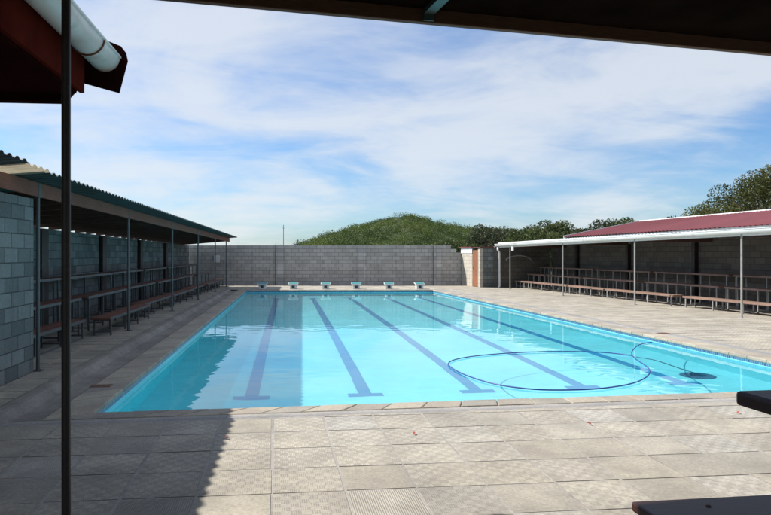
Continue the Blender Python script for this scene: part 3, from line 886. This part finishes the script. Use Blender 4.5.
# ------------------------------------------------------------------ near left veranda roof with the gutter
vr = thing('veranda_roof', 'near left roof end with white gutter, maroon fascia and dark soffit', 'roof')
zg = 3.37
b = MB(); gutter(b, -1.41, -1.655, zg, 1.0, -1.0, 5.52, lambda s: 0., 20)
b.tube([(-1.41, -1.0, zg), (-1.41, 5.52, zg)], .013, 8)
g = b.build('gutter', M['gutter_white'], vr, smooth=True)
for y in (5.05, 3.2):
    b = MB(); cx, r = (-1.41 - 1.655) / 2, .1225 + .005
    P = [(cx + r * math.cos(math.pi * k / 14), y, zg - r * math.sin(math.pi * k / 14)) for k in range(15)]
    b.tube(P, .008, 6); b.build('gutter_strap', M['lid'], g)
b = MB(); b.box(-1.72, -1.68, -1.0, 5.46, 3.05, 3.42); b.build('fascia', M['maroon'], vr, bevel=.004)
b = MB()
b.prism([(-1.735, 5.55, 3.165), (-1.43, 5.55, 3.085), (-1.36, 5.55, 3.36), (-1.375, 5.55, 3.43), (-1.41, 5.55, 3.475), (-1.5, 5.55, 3.51), (-5.5, 5.55, 4.55), (-5.5, 5.55, 4.15)], (0, .035, 0))
b.build('barge_board', M['dark_maroon'], vr)
b = MB(); b.prism([(-1.80, 5.40, 3.02), (-1.87, 5.40, 2.965), (-6.0, 5.40, 2.965), (-6.0, 5.40, 3.2), (-1.73, 5.40, 3.2), (-1.73, 5.40, 3.1)], (0, .10, 0)); b.build('tie_beam', M['dark_maroon'], vr)
b = MB(); b.box(-6.0, -1.722, -1.0, 5.39, 3.03, 3.06); b.build('soffit', M['dark_maroon'], vr)
b = MB()
b.hexa([(-1.53, -1.0, 3.45), (-1.53, 5.54, 3.45), (-6.0, 5.54, 4.6), (-6.0, -1.0, 4.6), (-1.53, -1.0, 3.47), (-1.53, 5.54, 3.47), (-6.0, 5.54, 4.63), (-6.0, -1.0, 4.63)])
b.build('roof_sheet', M['dark_maroon'], vr)
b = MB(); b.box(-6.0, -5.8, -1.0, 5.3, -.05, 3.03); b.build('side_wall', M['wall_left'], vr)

# ------------------------------------------------------------------ the shelter over the camera
B0, B1 = V2(-.64, 3.83), V2(3.62, 4.49)
bd = (B1 - B0).normalized(); ba = math.atan2(bd.y, bd.x)
cs = thing('front_shelter', 'dark roof edge and thin dark pole of the shelter overhead', 'shelter', (*(B0 - bd * .72), 0), ba)
b = MB(); b.tube([(.085, .10, -.01), (.085, .10, 3.26)], .0255, 16); b.box(.005, .165, .03, .18, -.008, .006); b.build('pole', M['dark_steel'], cs, smooth=False)
b = MB(); b.box(-.10, 11.5, .0, .05, 3.215, 3.50); b.build('beam', M['beam'], cs, bevel=.006)
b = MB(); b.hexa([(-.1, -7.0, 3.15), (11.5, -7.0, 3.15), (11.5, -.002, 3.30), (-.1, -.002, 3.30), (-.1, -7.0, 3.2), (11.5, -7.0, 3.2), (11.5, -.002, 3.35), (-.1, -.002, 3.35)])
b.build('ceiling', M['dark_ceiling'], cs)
b = MB(); b.hexa([(-.14, -7.2, 3.42), (11.6, -7.2, 3.42), (11.6, .30, 3.53), (-.14, .30, 3.53), (-.14, -7.2, 3.45), (11.6, -7.2, 3.45), (11.6, .30, 3.56), (-.14, .30, 3.56)])
b.build('roof_sheet', M['roof_grey'], cs)
b = MB(); b.box(2.24, 2.31, -.32, -.004, 3.262, 3.294); b.box(2.24, 2.31, -.020, -.004, 3.222, 3.262); b.build('roof_bracket', M['teal'], cs)
b = MB(); b.box(-.1, 11.5, -7.0, -6.8, -.05, 3.15); b.build('back_wall', M['wall_left'], cs)  # unseen block wall behind the camera, added to cut light
# the two nearest bench ends
def near_bench(label, x, y, z, rz, legs):
    t = thing('stand_bench', label, 'bench', (x, y, 0), rz, 'dark benches beside the camera')
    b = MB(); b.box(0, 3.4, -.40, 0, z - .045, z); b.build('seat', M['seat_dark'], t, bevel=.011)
    for bx, by in ((.30, -.1), (.30, -.3)):
        b = MB(); b.lathe([(0, 0), (.011, 0), (.010, .004), (.005, .006), (0, .0065)], 12, (bx, by, z)); b.build('bolt', M['lid'], t)
    for lx in legs:
        b = MB(); b.box(lx, lx + .04, -.05, -.01, 0, z - .046); b.box(lx, lx + .04, -.39, -.35, 0, z - .046); b.box(lx, lx + .04, -.349, -.051, z - .09, z - .046)
        b.build('leg_frame', M['dark_steel'], t)
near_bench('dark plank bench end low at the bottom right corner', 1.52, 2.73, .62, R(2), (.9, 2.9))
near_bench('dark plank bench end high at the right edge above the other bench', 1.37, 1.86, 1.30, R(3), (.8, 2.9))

# ------------------------------------------------------------------ vegetation
def rnd_dir():
    while True:
        v = Vector((random.uniform(-1, 1), random.uniform(-1, 1), random.uniform(-1, 1)))
        if .05 < v.length < 1: return v.normalized()
def leaves(mb, c, rad, n, size, tone0, spread=.16, shell=.45):
    for _ in range(n):
        d = rnd_dir(); r = shell + (1 - shell) * random.random() ** .6
        p = Vector((c[0] + d.x * rad[0] * r, c[1] + d.y * rad[1] * r, c[2] + d.z * rad[2] * r))
        nrm = (d * .7 + rnd_dir()).normalized(); u = nrm.cross(rnd_dir()).normalized(); w_ = nrm.cross(u)
        s_ = size * random.uniform(.6, 1.4)
        t = max(0., min(1., tone0 + random.gauss(0, spread)))
        a, b_ = u * s_, w_ * s_ * .55
        mb.face([p - a, p - b_ * .9 - a * .1, p + a, p + b_ * .9 + a * .1], t)
def tree(name, label, x, y, h, wx, mat, n_cl=16, per=260, size=.16, group=None, low=.25, seed=0, bare=False, clump=.30, flat=.8):
    random.seed(seed + 100)
    t = thing(name, label, 'tree', (x, y, -.05), random.uniform(0, 6), group)
    b = MB(); n = 7; lean = random.uniform(-.05, .05)
    trunk = [Vector((lean * h * k / n, .03 * h * math.sin(k), h * .62 * k / n)) for k in range(n + 1)]
    b.tube(trunk, [h * .035 * (1 - .75 * k / n) for k in range(n + 1)], 8)
    cl = []
    for k in range(n_cl):
        a = k * 2.4 + random.uniform(-.4, .4); zz_ = random.random()
        rr = math.sqrt(random.random()) * wx * (.55 + .45 * math.sin(math.pi * (.15 + .8 * zz_)))
        cz = h * (low + (.9 - low) * zz_)
        cz = min(cz, h * (1 - .35 * (rr / wx) ** 2) - clump * wx * .5)
        cl.append(Vector((rr * math.cos(a), rr * math.sin(a), cz)))
    for k, q in enumerate(cl):
        s_ = trunk[min(n, 2 + k % (n - 2))]
        mid = s_.lerp(q, .5) + Vector((0, 0, .06 * h))
        b.tube([s_, mid, q], [h * .014, h * .008, h * .003], 5)
        if bare:
            for _ in range(5):
                e = q + rnd_dir() * wx * .5 + Vector((0, 0, .12 * h)); b.tube([q, q.lerp(e, .5) + rnd_dir() * .1, e], [h * .004, h * .0025, h * .001], 4)
    b.build('trunk', M['twig'] if bare else M['bark'], t, smooth=True, fix=False)
    if not bare:
        b = MB()
        for q in cl:
            r0 = wx * clump * random.uniform(.7, 1.35)
            leaves(b, q, (r0, r0, r0 * flat), int(per * (r0 / (wx * clump)) ** 2), size, random.uniform(.25, .75))
        b.build('crown', mat, t, fix=False)
    return t
# big tree behind the right shelter
tree('broad_tree', 'tall bushy olive-green tree rising behind the red roof', 25.6, 31.5, 6.35, 4.0, M['leaf_b'], 46, 1050, .062, seed=3, low=.35, clump=.27)
tree('small_tree', 'loose yellowish-green tree leaning out left of the tall bushy tree', 22.3, 33.0, 4.35, 1.9, M['leaf_b'], 16, 560, .062, seed=5, low=.4, clump=.3)
G = 'trees beyond the right shelter'
TL = [(455, 244, 6.4, 3.4, 'leaf_a', 'dark bushy tree above the stepped end of the far wall'),
      (492, 231, 7.0, 3.6, 'leaf_c', 'grey-green tree rising above the hut'),
      (508, 232, 7.9, 3.0, 'leaf_c', 'slender grey-green tree above the end of the white gutter'),
      (533, 227.5, 8.4, 3.2, 'leaf_a', 'dark round tree behind the gutter, left of the twin crown'),
      (551, 226.5, 8.2, 3.3, 'leaf_a', 'rounded twin-crowned dark tree behind the middle of the gutter'),
      (585, 232, 7.6, 2.8, 'leaf_c', 'low grey-green tree beside the bare branches'),
      (598, 227, 8.0, 3.4, 'leaf_c', 'leafy grey-green tree between the low tree and the ridge tree'),
      (616, 222, 8.3, 3.6, 'leaf_a', 'dark tree just left of the red roof ridge'),
      (630, 225, 8.0, 3.0, 'leaf_a', 'dark tree crown peeping over the red roof edge')]
for k, (px, py, h_, wx, mk, lab) in enumerate(TL):
    Y = 66 + (k % 3) * 6
    q = math.atan((px - (288.5 + F * math.tan(TH))) / F) + TH
    X = Y * math.tan(q); zc = X * math.sin(TH) + Y * math.cos(TH); top = H + (254 - py) / F * zc
    tree('bush_tree', lab, X, Y, top * 1.13, wx, M[mk], 22, 380, .13, G, low=.2, seed=20 + k, clump=.33)
for k, (px, py, lab) in enumerate(((571, 222, 'bare twiggy tree between the dark twin crown and the grey-green tree'), (515, 226, 'bare pale branches beside the slender grey-green tree'))):
    Y = 74; q = math.atan((px - (288.5 + F * math.tan(TH))) / F) + TH; X = Y * math.tan(q)
    tree('bare_tree', lab, X, Y, H + (254 - py) / F * Y - .8, 2.0, None, 14, bare=True, seed=50 + k, low=.45)

# hill
def hill_profile(X):
    P = [(-400, 0), (-30, 1.0), (0, 2.2), (3.5, 4.9), (10, 7.6), (18, 9.8), (26, 12.0), (33, 13.9), (40, 15.6), (46, 16.3), (51, 15.3), (56, 13.4), (62, 12.2), (70, 11.2), (84, 10.6), (110, 9.8), (160, 9), (400, 7)]
    for (a, za), (b_, zb) in zip(P, P[1:]):
        if a <= X <= b_:
            t = (X - a) / (b_ - a); return za + (zb - za) * (t * t * (3 - 2 * t) * .5 + t * .5)
    return 0
def hill_z(x, y):
    # y 150 foot, 240 crest, falls behind
    t = max(0., min(1., (y - 150) / 90.)) if y < 240 else max(0., 1 - (y - 240) / 120.)
    t = t * t * (3 - 2 * t)
    sc = 240. / max(y, 150.)
    n = noise.noise((x * .045, y * .035, 4.)) * 1.6
    return -.5 + hill_profile(x * sc) * t + n * t * (1 - t) * 2.2
random.seed(11)
b = MB(); nx, ny = 150, 60
for i in range(ny + 1):
    for j in range(nx + 1):
        x = -110 + 300 * j / nx; y = 146 + 210 * i / ny
        b.v.append((x, y, hill_z(x, y) + noise.noise((x * .3, y * .3, 0)) * .4))
for i in range(ny):
    for j in range(nx):
        a = i * (nx + 1) + j; b.f.append((a, a + 1, a + nx + 2, a + nx + 1)); b.tone.append(.5); b.kind.append(0)
struct(b.build('hill', M['hill_soil'], smooth=True, fix=False))
b = MB()
for k in range(3600):
    y = 150 + 96 * random.random() ** .75; x = random.uniform(-6, 132) * y / 240.
    z = hill_z(x, y)
    if z < 1.0: continue
    patch = noise.noise((x * .06, y * .05, 8.)) * 1.0 + .45
    r = random.choice((.8, 1.2, 1.6, 2.2, 3.0)) * random.uniform(.8, 1.15) * (1.0 if y < 205 else .85)
    if y > 222: r *= random.choice((.4, .5, .6, .8))
    leaves(b, (x, y, z + r * .25), (r, r, r * .8), int(14 + 26 * r * r ** .5), .20, max(.05, min(.95, patch + random.gauss(0, .2))), .08, .6)
struct(b.build('hill_bush', M['leaf_h'], fix=False), 'stuff')

# poles far beyond the wall
for nm, lab, px, Y, ztop, r, cross in (('mast', 'thin dark mast above the far wall left of the hill', 283.5, 120, H + 29 / F * 120, .07, False),
                                       ('utility_pole', 'short pole with a small box at the left foot of the hill', 298, 140, H + 14.5 / F * 140, .14, True)):
    q = math.atan((px - (288.5 + F * math.tan(TH))) / F) + TH; X = Y * math.tan(q)
    t = thing(nm, lab, 'pole', (X, Y, -.05))
    b = MB(); b.tube([(0, 0, 0), (0, 0, ztop + .05)], [r, r * .7], 8); b.build('shaft', M['grey_steel'], t)
    if cross:
        b = MB(); b.box(-.9, .5, -.06, .06, ztop - 1.1, ztop - .95); b.box(-.95, -.5, -.2, .2, ztop - 1.75, ztop - 1.101); b.build('crossarm', M['grey_steel'], t)
    else:
        b = MB(); b.box(-.25, .25, -.03, .03, ztop - .6, ztop - .55); b.build('crossarm', M['grey_steel'], t)
